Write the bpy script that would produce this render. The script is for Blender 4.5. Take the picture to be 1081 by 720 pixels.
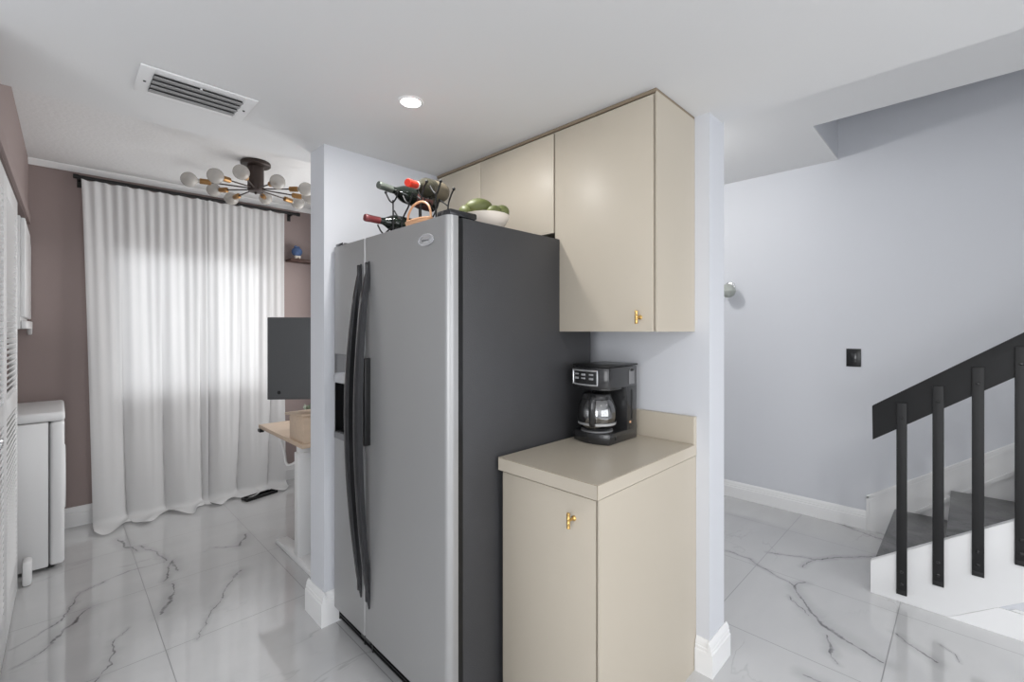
import bpy, bmesh, math, random
from mathutils import Vector, Matrix
random.seed(7)
for o in list(bpy.data.objects): bpy.data.objects.remove(o)
SC = bpy.context.scene
C = SC.collection
PI = math.pi

# ------------------------------------------------------------------ camera
EYE = 1.378
cam_d = bpy.data.cameras.new('camera'); cam = bpy.data.objects.new('camera', cam_d); C.objects.link(cam)
cam.location = (0, 0, EYE); cam.rotation_euler = (PI/2, 0, -PI/4)
cam_d.sensor_width = 36; cam_d.lens = 480/1081*36; cam_d.shift_y = -11.5/1081
cam_d.clip_start = 0.02
SC.camera = cam

# ------------------------------------------------------------------ world, lights, exposure
SC.view_settings.view_transform = 'Standard'; SC.view_settings.look = 'None'
SC.view_settings.gamma = 1; SC.view_settings.use_curve_mapping = False
SC.view_settings.exposure = 0.10
W = bpy.data.worlds.new('world'); SC.world = W; W.use_nodes = True
bg = W.node_tree.nodes['Background']; bg.inputs[0].default_value = (0.80, 0.88, 1.0, 1); bg.inputs[1].default_value = 1.0

def area(name, loc, rot, sx, sy, power, color=(1,1,1), shape='RECTANGLE'):
    d = bpy.data.lights.new(name, 'AREA'); d.energy = power; d.color = color
    d.shape = shape; d.size = sx
    if shape == 'RECTANGLE': d.size_y = sy
    o = bpy.data.objects.new(name, d); C.objects.link(o); o.location = loc; o.rotation_euler = rot
    return o
# daylight at the dining window, then fill lights added at invented, unseen windows
area('daylight_dining', (0.80, 4.62, 1.42), (-PI/2, 0, 0), 1.10, 1.15, 9, (1.0, 0.99, 0.98))      # behind the curtain
area('fill_light_dining', (1.99, 3.35, 1.50), (0, PI/2, 0), 1.2, 1.3, 23, (1.0, 0.99, 0.98))  # added to brighten the dining room, hidden by the pillar
area('fill_light_left', (-2.62, -1.1, 1.25), (0, -PI/2, 0), 2.0, 2.8, 72, (1.0, 1.0, 1.0))  # soft fill added behind the camera, lights the fridge and cabinet fronts
area('fill_light_back', (0.9, -3.12, 1.25), (PI/2, 0, 0), 3.6, 2.0, 52, (1.0, 1.0, 1.0))  # second soft fill added behind the camera
CANS = [(0.954, 1.50), (0.954, -0.60), (-1.2, -0.6), (2.6, -1.6)]  # last two are unseen cans added as fill
CAN_POWER = 5.5
HALL_POWER = 23
# ------------------------------------------------------------------ helpers
def lin(c):
    return tuple(((v/255)/12.92 if v/255 <= 0.04045 else ((v/255+0.055)/1.055)**2.4) for v in c)

class G:                                      # small node-graph helper
    def __init__(s, m): s.t = m.node_tree; s.n = s.t.nodes; s.l = s.t.links
    def new(s, typ, **k):
        n = s.n.new(typ)
        for a, b in k.items(): setattr(n, a, b)
        return n
    def put(s, v, sock):
        if isinstance(v, bpy.types.NodeSocket): s.l.new(v, sock)
        elif v is not None: sock.default_value = v
    def m(s, op, a, b=None, c=None, clamp=False):
        n = s.new('ShaderNodeMath', operation=op); n.use_clamp = clamp
        s.put(a, n.inputs[0]); s.put(b, n.inputs[1]); s.put(c, n.inputs[2]); return n.outputs[0]
    def v(s, op, a, b=None, out=0):
        n = s.new('ShaderNodeVectorMath', operation=op); s.put(a, n.inputs[0])
        if op == 'SCALE': s.put(b, n.inputs['Scale'])
        else: s.put(b, n.inputs[1])
        return n.outputs['Value'] if op in ('DOT_PRODUCT', 'LENGTH') else n.outputs[0]
    def noise(s, vec, scale, detail=3, rough=0.5, dist=0.0):
        n = s.new('ShaderNodeTexNoise'); s.put(vec, n.inputs['Vector'])
        n.inputs['Scale'].default_value = scale; n.inputs['Detail'].default_value = detail
        n.inputs['Roughness'].default_value = rough; n.inputs['Distortion'].default_value = dist
        return n.outputs
    def ramp(s, f, a, b, c0=0.0, c1=1.0):
        n = s.new('ShaderNodeMapRange'); n.interpolation_type = 'SMOOTHSTEP'; s.put(f, n.inputs[0])
        n.inputs[1].default_value = a; n.inputs[2].default_value = b; n.inputs[3].default_value = c0; n.inputs[4].default_value = c1
        return n.outputs[0]
    def mix(s, f, a, b):
        n = s.new('ShaderNodeMix', data_type='RGBA'); s.put(f, n.inputs[0])
        s.put(a if isinstance(a, bpy.types.NodeSocket) else (*a, 1), n.inputs[6])
        s.put(b if isinstance(b, bpy.types.NodeSocket) else (*b, 1), n.inputs[7]); return n.outputs[2]

def mat(name, rgb, rough=0.5, metal=0.0, spec=0.5, var=0.0, vscale=3.0, bump=0.0, bscale=60.0, coat=0.0, trans=0.0, ior=1.45, stretch=None, alpha=1.0):
    m = bpy.data.materials.new(name); m.use_nodes = True; g = G(m); b = g.n['Principled BSDF']
    c = lin(rgb); b.inputs['Base Color'].default_value = (*c, 1)
    b.inputs['Roughness'].default_value = rough; b.inputs['Metallic'].default_value = metal
    b.inputs['Specular IOR Level'].default_value = spec; b.inputs['Coat Weight'].default_value = coat
    b.inputs['Transmission Weight'].default_value = trans; b.inputs['IOR'].default_value = ior
    b.inputs['Alpha'].default_value = alpha
    vec = g.new('ShaderNodeTexCoord').outputs['Object']
    if stretch:
        mp = g.new('ShaderNodeMapping'); mp.inputs['Scale'].default_value = stretch; g.l.new(vec, mp.inputs[0]); vec = mp.outputs[0]
    if var:
        f = g.noise(vec, vscale, 4)[0]
        g.l.new(g.mix(f, tuple(x*(1-var) for x in c), tuple(min(1, x*(1+var)) for x in c)), b.inputs['Base Color'])
    if bump:
        bp = g.new('ShaderNodeBump'); bp.inputs['Strength'].default_value = bump; bp.inputs['Distance'].default_value = 0.002
        g.l.new(g.noise(vec, bscale, 4)[0], bp.inputs['Height']); g.l.new(bp.outputs[0], b.inputs['Normal'])
    return m

def emit(name, rgb, s):
    m = bpy.data.materials.new(name); m.use_nodes = True; g = G(m); b = g.n['Principled BSDF']
    b.inputs['Base Color'].default_value = (*rgb, 1); b.inputs['Emission Color'].default_value = (*rgb, 1)
    b.inputs['Emission Strength'].default_value = s; return m

class MB:
    def __init__(s): s.bm = bmesh.new()
    def _add(s, t, M=None):
        if M is not None: bmesh.ops.transform(t, matrix=M, verts=t.verts)
        me = bpy.data.meshes.new('t'); t.to_mesh(me); t.free(); s.bm.from_mesh(me); bpy.data.meshes.remove(me); return s
    def box(s, x0, x1, y0, y1, z0, z1, bev=0.0, seg=2, M=None):
        t = bmesh.new(); bmesh.ops.create_cube(t, size=1)
        for v in t.verts: v.co = Vector(((x0+x1)/2+v.co.x*(x1-x0), (y0+y1)/2+v.co.y*(y1-y0), (z0+z1)/2+v.co.z*(z1-z0)))
        if bev: bmesh.ops.bevel(t, geom=list(t.edges), offset=bev, segments=seg, affect='EDGES', profile=0.5)
        return s._add(t, M)
    def prism(s, poly, axis, a0, a1, bev=0.0, seg=2, M=None):
        # poly lists the two coordinates left over, in x,y,z order
        t = bmesh.new()
        def co(p, a): return {'x': (a, p[0], p[1]), 'y': (p[0], a, p[1]), 'z': (p[0], p[1], a)}[axis]
        A = [t.verts.new(co(p, a0)) for p in poly]; B = [t.verts.new(co(p, a1)) for p in poly]; n = len(poly)
        t.faces.new(A[::-1]); t.faces.new(B)
        for i in range(n): t.faces.new((A[i], A[(i+1) % n], B[(i+1) % n], B[i]))
        bmesh.ops.recalc_face_normals(t, faces=t.faces)
        if bev: bmesh.ops.bevel(t, geom=list(t.edges), offset=bev, segments=seg, affect='EDGES', profile=0.5)
        return s._add(t, M)
    def lathe(s, prof, c=(0, 0, 0), axis='z', seg=32, M=None):
        t = bmesh.new(); rings = []
        for r, h in prof:
            if r < 1e-6: rings.append([t.verts.new((0, 0, h))])
            else: rings.append([t.verts.new((r*math.cos(2*PI*k/seg), r*math.sin(2*PI*k/seg), h)) for k in range(seg)])
        for a, b in zip(rings, rings[1:]):
            for k in range(seg):
                k2 = (k+1) % seg
                if len(a) == 1 and len(b) == 1: continue
                if len(a) == 1: t.faces.new((a[0], b[k], b[k2]))
                elif len(b) == 1: t.faces.new((a[k], a[k2], b[0]))
                else: t.faces.new((a[k], a[k2], b[k2], b[k]))
        bmesh.ops.recalc_face_normals(t, faces=t.faces)
        R = {'z': Matrix.Identity(4), 'x': Matrix.Rotation(PI/2, 4, 'Y'), 'y': Matrix.Rotation(-PI/2, 4, 'X')}[axis]
        X = Matrix.Translation(c) @ R
        return s._add(t, X if M is None else M @ X)
    def cyl(s, p0, p1, r, r2=None, seg=16, M=None):
        p0, p1 = Vector(p0), Vector(p1); d = p1-p0; L = d.length; r2 = r if r2 is None else r2
        q = d.to_track_quat('Z', 'Y').to_matrix().to_4x4()
        X = Matrix.Translation(p0) @ q
        return s.lathe([(0, 0), (r, 0), (r2, L), (0, L)], seg=seg, M=X if M is None else M @ X)
    def tube(s, pts, r, seg=10, M=None, closed=False, flat=None):
        t = bmesh.new(); P = [Vector(p) for p in pts]; n = len(P); rings = []
        up = None
        for i, p in enumerate(P):
            if closed: d = (P[(i+1) % n]-P[i-1]).normalized()
            else: d = (P[min(i+1, n-1)]-P[max(i-1, 0)]).normalized()
            if up is None:
                up = Vector((0, 0, 1)) if abs(d.z) < 0.9 else Vector((0, 1, 0))
            sd = d.cross(up).normalized(); up = sd.cross(d).normalized()
            rr = r[i] if isinstance(r, (list, tuple)) else r
            a, b = (rr, rr) if flat is None else (rr*flat[0], rr*flat[1])
            rings.append([t.verts.new(p+sd*a*math.cos(2*PI*k/seg)+up*b*math.sin(2*PI*k/seg)) for k in range(seg)])
        m = n if closed else n-1
        for i in range(m):
            a, b = rings[i], rings[(i+1) % n]
            for k in range(seg): t.faces.new((a[k], a[(k+1) % seg], b[(k+1) % seg], b[k]))
        if not closed: t.faces.new(rings[0][::-1]); t.faces.new(rings[-1])
        bmesh.ops.recalc_face_normals(t, faces=t.faces)
        return s._add(t, M)
    def ball(s, c, rx, ry=None, rz=None, seg=24, M=None):
        t = bmesh.new(); bmesh.ops.create_uvsphere(t, u_segments=seg, v_segments=seg//2, radius=1)
        X = Matrix.Translation(c) @ Matrix.Diagonal((rx, ry or rx, rz or rx, 1))
        return s._add(t, X if M is None else M @ X)
    def grid(s, fn, nu, nv):
        t = bmesh.new(); V = [[t.verts.new(fn(i/nu, j/nv)) for j in range(nv+1)] for i in range(nu+1)]
        for i in range(nu):
            for j in range(nv): t.faces.new((V[i][j], V[i+1][j], V[i+1][j+1], V[i][j+1]))
        return s._add(t)

def wloc(o):
    v = Vector((0, 0, 0))
    while o is not None: v = v+o.location; o = o.parent
    return v
def build(name, mb, m, parent=None, local=False, smooth=None, off=None):
    """one mesh object; vertices are given in the world unless local=True"""
    if parent is not None and not local: bmesh.ops.translate(mb.bm, verts=mb.bm.verts, vec=-wloc(parent))
    if off is not None: bmesh.ops.translate(mb.bm, verts=mb.bm.verts, vec=-Vector(off))
    me = bpy.data.meshes.new(name); mb.bm.to_mesh(me); mb.bm.free()
    me.materials.append(m)
    ang = math.radians(35 if smooth is None else smooth)
    for p in me.polygons: p.use_smooth = True
    me.set_sharp_from_angle(angle=ang)
    o = bpy.data.objects.new(name, me); C.objects.link(o)
    if off is not None: o.location = off
    if parent is not None: o.parent = parent
    return o
def tag(o, label, cat, group=None):
    o['label'] = label; o['category'] = cat
    if group: o['group'] = group
    return o
def thing(name, label, cat, loc, group=None, rz=0.0):
    o = bpy.data.objects.new(name, None); C.objects.link(o); o.location = loc; o.rotation_euler = (0, 0, rz)
    o.empty_display_size = 0.05
    return tag(o, label, cat, group)
def struct(name, mb, m, parent=None, **k):
    o = build(name, mb, m, parent, **k)
    if parent is None: o['kind'] = 'structure'
    return o
def dup(root, loc=None, label=None, rot=None):
    r = root.copy(); C.objects.link(r)
    if loc is not None: r.location = loc
    if rot is not None: r.rotation_euler = rot
    if label: r['label'] = label
    for ch in list(root.children):
        c = ch.copy(); C.objects.link(c); c.parent = r
        for gch in list(ch.children):
            d = gch.copy(); C.objects.link(d); d.parent = c
    return r

# ------------------------------------------------------------------ materials
M = {}
M['ceiling'] = mat('ceiling paint', (226, 226, 226), 0.85, bump=0.15, bscale=120)
M['ceiling_tex'] = mat('textured ceiling', (226, 226, 226), 0.9, bump=0.9, bscale=45)
M['blue'] = mat('pale lavender wall paint', (207, 209, 214), 0.6, var=0.012, bump=0.1, bscale=90)
M['mauve'] = mat('mauve wall paint', (150, 135, 132), 0.7, var=0.02, bump=0.1, bscale=90)
M['trim'] = mat('white trim paint', (232, 232, 232), 0.4)
M['cab'] = mat('beige laminate', (188, 179, 164), 0.42, var=0.02, vscale=2)
M['cabside'] = mat('beige laminate side panel', (185, 176, 161), 0.45, var=0.03, vscale=2)
M['counter'] = mat('beige laminate worktop', (190, 181, 166), 0.3, var=0.02, vscale=2)
M['seam'] = mat('dark laminate joint', (138, 124, 105), 0.6)
M['steel'] = mat('brushed grey steel door', (168, 168, 168), 0.40, metal=0.5, var=0.03, vscale=3, stretch=(1, 1, 0.1))
M['edge'] = mat('bright steel door edge', (170, 170, 170), 0.22, metal=0.9)
M['fside'] = mat('textured dark grey fridge side', (60, 60, 62), 0.42, var=0.12, vscale=6, bump=0.35, bscale=300)
M['black'] = mat('black plastic', (20, 20, 21), 0.3)
M['gloss'] = mat('glossy black plastic', (38, 38, 39), 0.2, coat=0.4)
M['handle'] = mat('dark grey handle plastic', (66, 66, 68), 0.18, metal=0.6)
M['greyp'] = mat('grey plastic', (118, 118, 120), 0.4)
M['matteblack'] = mat('matte black paint', (20, 20, 21), 0.55, var=0.12, vscale=8, bump=0.1)
M['white'] = mat('white appliance enamel', (228, 228, 228), 0.3)
M['brass'] = mat('brushed brass', (214, 178, 112), 0.3, metal=1.0)
M['brass_dark'] = mat('aged brass', (158, 122, 80), 0.42, metal=0.9)
M['brown'] = mat('dark bronze paint', (62, 52, 48), 0.45, metal=0.3)
M['bulb'] = mat('frosted bulb glass', (186, 182, 176), 0.2, alpha=0.72)
M['wood'] = mat('light oak', (198, 176, 154), 0.45, var=0.12, vscale=6, stretch=(1, 8, 8))
M['darkwood'] = mat('dark walnut', (66, 42, 34), 0.45, var=0.1, vscale=10)
M['marbledark'] = None
M['screen'] = mat('dark grey monitor panel', (82, 83, 85), 0.45)
M['copper'] = mat('copper coloured wicker', (208, 162, 126), 0.45, var=0.15, vscale=40)
M['bowl'] = mat('cream ceramic', (226, 216, 204), 0.35)
M['silver'] = mat('silver plastic', (205, 206, 208), 0.25, metal=0.6)
M['bolt'] = mat('dark bolt steel', (52, 52, 52), 0.3, metal=0.7)
M['bglass'] = mat('dark green bottle glass', (22, 28, 24), 0.08, coat=0.5)
M['bglass2'] = mat('olive bottle glass', (58, 56, 46), 0.15, coat=0.4)
M['blue_orn'] = mat('blue knitted ornament', (70, 92, 130), 0.8, var=0.35, vscale=40)
M['leaf'] = mat('grey green leaf', (128, 140, 122), 0.6, var=0.3, vscale=30)

def floor_mat():
    m = bpy.data.materials.new('veined marble tile'); m.use_nodes = True; g = G(m); b = g.n['Principled BSDF']
    pos = g.new('ShaderNodeNewGeometry').outputs['Position']
    sep = g.new('ShaderNodeSeparateXYZ'); g.l.new(pos, sep.inputs[0])
    flat = g.new('ShaderNodeCombineXYZ'); g.l.new(sep.outputs[0], flat.inputs[0]); g.l.new(sep.outputs[1], flat.inputs[1]); P = flat.outputs[0]
    def lines(c, ls):
        d = None
        for x in ls:
            e = g.m('ABSOLUTE', g.m('SUBTRACT', c, x)); d = e if d is None else g.m('MINIMUM', d, e)
        return d
    dx = lines(sep.outputs[0], [-2.3, -1.65, -0.98, -0.33, 0.33, 0.93, 1.58, 2.225, 2.893, 3.555])
    dy = lines(sep.outputs[1], [-2.33, -1.69, -1.05, -0.41, 0.237, 0.872, 1.50, 2.437, 3.085, 3.74])
    grout = g.ramp(g.m('MINIMUM', dx, dy), 0.0010, 0.0026, 1, 0)
    # veins drawn as strokes, roughened by noise
    nz = g.noise(P, 9, 4, 0.6)[1]
    wob = g.v('SCALE', g.v('SUBTRACT', nz, (0.5, 0.5, 0.5)), 0.075)
    wob = g.v('MULTIPLY', wob, (1, 1, 0)); Q = g.v('ADD', P, wob)
    best = None
    for ax, ay, bx, by, w in VEINS:
        L2 = (bx-ax)**2+(by-ay)**2; ba = (bx-ax, by-ay, 0)
        pa = g.v('SUBTRACT', Q, (ax, ay, 0))
        h = g.m('MULTIPLY', g.v('DOT_PRODUCT', pa, ba), 1/L2, clamp=True)
        vec = g.new('ShaderNodeVectorMath', operation='SCALE'); vec.inputs[0].default_value = ba; g.l.new(h, vec.inputs['Scale'])
        d = g.v('LENGTH', g.v('SUBTRACT', pa, vec.outputs[0]))
        d = g.m('MULTIPLY', d, 1/w)
        best = d if best is None else g.m('MINIMUM', best, d)
    wn = g.noise(P, 14, 3)[0]
    core = g.ramp(g.m('DIVIDE', best, g.m('MULTIPLY_ADD', wn, 0.024, -0.005)), 0.1, 1.0, 1, 0)
    core = g.m('MULTIPLY', core, g.ramp(g.noise(P, 22, 4)[0], 0.30, 0.62, 0.35, 1.0))
    halo = g.ramp(best, 0.0, 0.06, 0.22, 0)
    # faint cloudy veining everywhere
    st = g.new('ShaderNodeMapping'); st.inputs['Rotation'].default_value = (0, 0, 0.6); st.inputs['Scale'].default_value = (1, 2.6, 1); g.l.new(P, st.inputs[0])
    n1 = g.noise(st.outputs[0], 1.3, 5, 0.55, 0.4)[0]
    thin = g.ramp(g.m('ABSOLUTE', g.m('SUBTRACT', n1, 0.5)), 0.0, 0.012, 1, 0)
    thin = g.m('MULTIPLY', thin, g.ramp(g.noise(P, 1.7, 2)[0], 0.5, 0.65, 0, 0.22))
    cloud = g.noise(st.outputs[0], 2.2, 5)[0]
    base = g.mix(cloud, lin((186, 186, 187)), lin((202, 202, 202)))
    dark = g.m('ADD', g.m('MULTIPLY', core, 0.75), g.m('ADD', thin, halo), clamp=True)
    col = g.mix(dark, base, lin((92, 92, 94)))
    col = g.mix(g.m('MULTIPLY', grout, 0.85), col, lin((108, 108, 108)))
    g.l.new(col, b.inputs['Base Color'])
    g.l.new(g.m('MULTIPLY_ADD', grout, 0.4, 0.07), b.inputs['Roughness'])
    b.inputs['Specular IOR Level'].default_value = 1.0; b.inputs['Coat Weight'].default_value = 0.45; b.inputs['Coat Roughness'].default_value = 0.04
    return m
VEINS = [(0.116, 3.068, 0.078, 3.036, 1.6),
  (0.078, 3.036, 0.019, 2.921, 1.6),
  (0.019, 2.921, -0.021, 2.843, 1),
  (-0.021, 2.843, -0.077, 2.78, 0.5),
  (-0.077, 2.78, -0.134, 2.746, 0.35),
  (0.186, 3.346, 0.084, 3.292, 0.5),
  (0.084, 3.292, 0.035, 3.103, 0.6),
  (0.035, 3.103, -0.015, 3.008, 0.6),
  (-0.015, 3.008, -0.136, 2.912, 0.3),
  (0.186, 3.346, 0.297, 3.39, 0.25),
  (0.297, 3.39, 0.46, 3.378, 0.2),
  (0.283, 3.962, 0.31, 3.77, 1.2),
  (0.31, 3.77, 0.36, 3.65, 0.8),
  (0.368, 3.732, 0.433, 3.569, 0.7),
  (0.433, 3.569, 0.458, 3.398, 0.7),
  (0.359, 2.755, 0.436, 2.94, 1.3),
  (0.436, 2.94, 0.444, 3.059, 0.8),
  (0.485, 3.202, 0.491, 3.365, 1.2),
  (0.491, 3.365, 0.415, 3.117, 0.7),
  (0.104, 2.414, 0.152, 2.493, 0.9),
  (0.152, 2.493, 0.175, 2.591, 0.8),
  (0.175, 2.591, 0.177, 2.683, 0.6),
  (0.177, 2.683, 0.225, 2.746, 0.3),
  (0.749, 2.936, 0.701, 2.895, 1.5),
  (0.701, 2.895, 0.566, 2.661, 0.7),
  (0.566, 2.661, 0.436, 2.421, 0.4),
  (0.893, 3.432, 0.83, 3.286, 1.5),
  (0.83, 3.286, 0.699, 3.361, 0.4),
  (0.816, 4.417, 0.904, 4.152, 0.7),
  (2.951, 1.061, 2.943, 0.93, 0.5),
  (2.943, 0.93, 2.86, 0.787, 0.7),
  (2.86, 0.787, 2.809, 0.658, 0.5),
  (2.809, 0.658, 2.62, 0.552, 1.2),
  (2.62, 0.552, 2.516, 0.455, 1.5),
  (2.516, 0.455, 2.465, 0.343, 1.8),
  (2.465, 0.343, 2.42, 0.242, 1.2),
  (2.809, 0.658, 2.887, 0.623, 0.8),
  (2.675, 0.648, 2.562, 0.54, 0.5),
  (2.456, 0.439, 2.334, 0.406, 0.9),
  (2.334, 0.406, 2.281, 0.38, 0.4),
  (3.117, 0.867, 3.226, 0.648, 0.6),
  (3.226, 0.648, 3.544, 0.384, 0.7),
  (3.226, 0.648, 3.066, 0.678, 0.6),
  (3.979, 0.663, 3.898, 0.56, 0.8),
  (3.898, 0.56, 3.826, 0.366, 0.4),
  (2.109, 0.455, 2.114, 0.403, 1.2),
  (2.695, 0.225, 2.633, 0.152, 0.7),
  (2.633, 0.152, 2.582, 0.086, 1.0),
  (2.737, 0.08, 2.653, 0.016, 0.3)]
M['floor'] = floor_mat()

def curtain_mat():
    m = bpy.data.materials.new('thin white curtain cloth'); m.use_nodes = True; g = G(m)
    out = g.n['Material Output']; g.n.remove(g.n['Principled BSDF'])
    vec = g.new('ShaderNodeTexCoord').outputs['Object']
    mp = g.new('ShaderNodeMapping'); mp.inputs['Scale'].default_value = (1, 1, 0.25); g.l.new(vec, mp.inputs[0])
    bp = g.new('ShaderNodeBump'); bp.inputs['Strength'].default_value = 0.25; bp.inputs['Distance'].default_value = 0.004
    g.l.new(g.noise(mp.outputs[0], 30, 4)[0], bp.inputs['Height'])
    d = g.new('ShaderNodeBsdfDiffuse'); d.inputs[0].default_value = (0.80, 0.80, 0.80, 1); g.l.new(bp.outputs[0], d.inputs['Normal'])
    t = g.new('ShaderNodeBsdfTranslucent'); t.inputs[0].default_value = (0.80, 0.80, 0.80, 1)
    mx = g.new('ShaderNodeMixShader'); mx.inputs[0].default_value = 0.30
    g.l.new(d.outputs[0], mx.inputs[1]); g.l.new(t.outputs[0], mx.inputs[2]); g.l.new(mx.outputs[0], out.inputs[0]); return m
M['curtain'] = curtain_mat()

def dark_marble():
    m = bpy.data.materials.new('dark grey veined tread'); m.use_nodes = True; g = G(m); b = g.n['Principled BSDF']
    vec = g.new('ShaderNodeNewGeometry').outputs['Position']
    f = g.noise(vec, 5, 6, 0.65, 0.8)[0]
    c = g.mix(g.ramp(f, 0.3, 0.7), lin((84, 84, 85)), lin((122, 122, 122)))
    v = g.ramp(g.m('ABSOLUTE', g.m('SUBTRACT', g.noise(vec, 7, 5, 0.6, 1.2)[0], 0.5)), 0, 0.02, 0.5, 0)
    g.l.new(g.mix(v, c, lin((70, 70, 71))), b.inputs['Base Color']); b.inputs['Roughness'].default_value = 0.3; return m
M['marbledark'] = dark_marble()

def glass(name, tint=(1, 1, 1), gl=0.12, rough=0.02):
    m = bpy.data.materials.new(name); m.use_nodes = True; g = G(m); out = g.n['Material Output']; g.n.remove(g.n['Principled BSDF'])
    t = g.new('ShaderNodeBsdfTransparent'); t.inputs[0].default_value = (*tint, 1)
    s = g.new('ShaderNodeBsdfGlossy'); s.inputs['Roughness'].default_value = rough
    fr = g.new('ShaderNodeFresnel'); fr.inputs[0].default_value = 1.5
    mx = g.new('ShaderNodeMixShader'); g.l.new(g.m('ADD', fr.outputs[0], gl, clamp=True), mx.inputs[0])
    g.l.new(t.outputs[0], mx.inputs[1]); g.l.new(s.outputs[0], mx.inputs[2]); g.l.new(mx.outputs[0], out.inputs[0]); return m
M['pane'] = glass('window glass', gl=0.0)
M['carafe'] = glass('carafe glass', (0.84, 0.84, 0.84), 0.20)

# ------------------------------------------------------------------ room shell
ZK, ZD, ZH = 2.25, 2.53, 2.60          # kitchen, dining and hall ceiling heights
YF = 4.44                              # far wall of the dining room
XB = 1.845                             # back wall of the kitchen
XH = 3.96                              # stair wall
def xw(y): return -0.137-0.0125*(4.5-y)   # closet wall, a touch out of square

struct('floor', MB().box(-2.7, 4.1, -3.2, 4.6, -0.1, 0), M['floor'])
# far wall with the window opening behind the curtain
b = MB(); wx0, wx1, wz0, wz1 = 0.27, 1.33, 0.86, 1.98
b.box(-1.0, wx0, YF, YF+0.12, 0, 2.7); b.box(wx1, 2.05, YF, YF+0.12, 0, 2.7)
b.box(wx0, wx1, YF, YF+0.12, 0, wz0); b.box(wx0, wx1, YF, YF+0.12, wz1, 2.7)
struct('wall_far', b, M['mauve'])
w = MB(); y0, y1 = YF+0.03, YF+0.08
w.box(wx0, wx0+0.04, y0, y1, wz0, wz1); w.box(wx1-0.04, wx1, y0, y1, wz0, wz1)
w.box(wx0, wx1, y0, y1, wz0, wz0+0.04); w.box(wx0, wx1, y0, y1, wz1-0.04, wz1); w.box(0.78, 0.82, y0, y1, wz0, wz1)
wo = struct('window_1', w, M['trim'])
struct('pane', MB().box(wx0+0.04, wx1-0.04, YF+0.05, YF+0.056, wz0+0.04, wz1-0.04), M['pane'], wo)
struct('wall_hall_end', MB().box(2.0, 4.1, YF, YF+0.12, 0, 2.7), M['blue'])
# pillar wall between kitchen and dining, back wall of the kitchen
struct('wall_pillar', MB().box(0.882, XB, 2.125, 2.284, 0, ZH), M['blue'])
b = MB(); b.box(XB, 2.0, 0.728, 2.65, 0, ZH+0.02).box(XB, 2.0, 4.05, YF, 0, ZH+0.02).box(XB, 2.0, 2.65, 4.05, 0, 0.85).box(XB, 2.0, 2.65, 4.05, 2.15, ZH+0.02)  # dining side opening is made for the added window
struct('wall_kitchen_back', b, M['blue'])
f = MB()
for y in (2.65, 3.33, 4.01): f.box(1.90, 1.94, y, y+0.04, 0.85, 2.15)
f.box(1.90, 1.94, 2.65, 4.05, 0.85, 0.89).box(1.90, 1.94, 2.65, 4.05, 2.11, 2.15)
struct('added_window_4', f, M['trim'])  # window added out of view to light the dining room
struct('wall_stair', MB().box(XH, XH+0.12, -3.1, YF, 0, 5.2), M['blue'])
# closet wall: header above the doors, wall towards the kitchen
hd = MB(); hd.prism([(xw(2.0)-0.10, 2.0), (xw(YF)-0.10, YF), (xw(YF), YF), (xw(2.0), 2.0)], 'z', 2.085, 2.7)
struct('wall_left', hd, M['mauve'])
struct('trim_1', MB().prism([(xw(2.0)-0.02, 2.0), (xw(YF)-0.02, YF-0.002), (xw(YF)+0.012, YF-0.002), (xw(2.0)+0.012, 2.0)], 'z', 2.088, 2.15, bev=0.003), M['mauve'])
struct('wall_closet_back', MB().box(-1.0, -0.92, 2.0, YF, 0, 2.6), M['mauve'])
struct('wall_closet_front', MB().box(-2.6, -0.17, 1.9, 2.0, 0, 2.7), M['blue'])
struct('ceiling_closet', MB().box(-0.92, -0.27, 2.0, YF, 2.45, 2.5), M['ceiling'])
# walls behind the camera, each with a wide window added to let fill light in
b = MB(); b.box(-2.6, -2.5, -3.1, -2.5, 0, 2.7).box(-2.6, -2.5, 0.3, 1.9, 0, 2.7).box(-2.6, -2.5, -2.5, 0.3, 0, 0.25).box(-2.6, -2.5, -2.5, 0.3, 2.15, 2.7)
struct('wall_living', b, M['blue'])
b = MB(); b.box(-2.6, -0.9, -3.1, -3.0, 0, 2.7).box(2.7, 4.08, -3.1, -3.0, 0, 5.2).box(-0.9, 2.7, -3.1, -3.0, 0, 0.25).box(-0.9, 2.7, -3.1, -3.0, 2.15, 2.7)
b.box(2.7, 3.2, -3.1, -3.0, 2.7, 5.2)
struct('wall_back', b, M['blue'])
for nm, bx in (('added_window_2', ((-2.56, -2.53), (-2.5, 0.3))), ('added_window_3', ((-0.9, 2.7), (-3.06, -3.03)))):
    (xa, xb), (ya, yb) = bx; f = MB()
    if nm == 'added_window_2':
        for y in (-2.5, -1.12, 0.25): f.box(xa, xb, y, y+0.05, 0.25, 2.15)
    else:
        for x in (-0.9, 0.3, 1.45, 2.65): f.box(x, x+0.05, ya, yb, 0.25, 2.15)
    f.box(xa, xb, ya, yb, 0.25, 0.30).box(xa, xb, ya, yb, 2.10, 2.15)
    struct(nm, f, M['trim'])
# ceilings
struct('ceiling_kitchen', MB().box(-2.55, 1.975, -3.05, 2.42, ZK, ZH+0.05), M['ceiling'])
struct('ceiling_dining', MB().box(-0.3, XB+0.05, 2.42, YF+0.05, ZD, ZD+0.12), M['ceiling_tex'])
b = MB(); b.box(1.975, 3.2, -3.05, YF+0.05, ZH, ZH+0.012); b.box(3.2, XH, 0.653, YF+0.05, ZH, ZH+0.012)
struct('ceiling_hall', b, M['ceiling'])
b = MB(); b.box(3.1, 3.2, -3.05, 0.653, ZH+0.012, 5.1); b.box(3.2, XH, 0.653, 0.753, ZH+0.012, 5.1)
struct('wall_stairwell', b, M['blue'])
struct('ceiling_stairwell', MB().box(3.1, XH+0.05, -3.05, 0.75, 5.1, 5.2), M['ceiling'])
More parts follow.
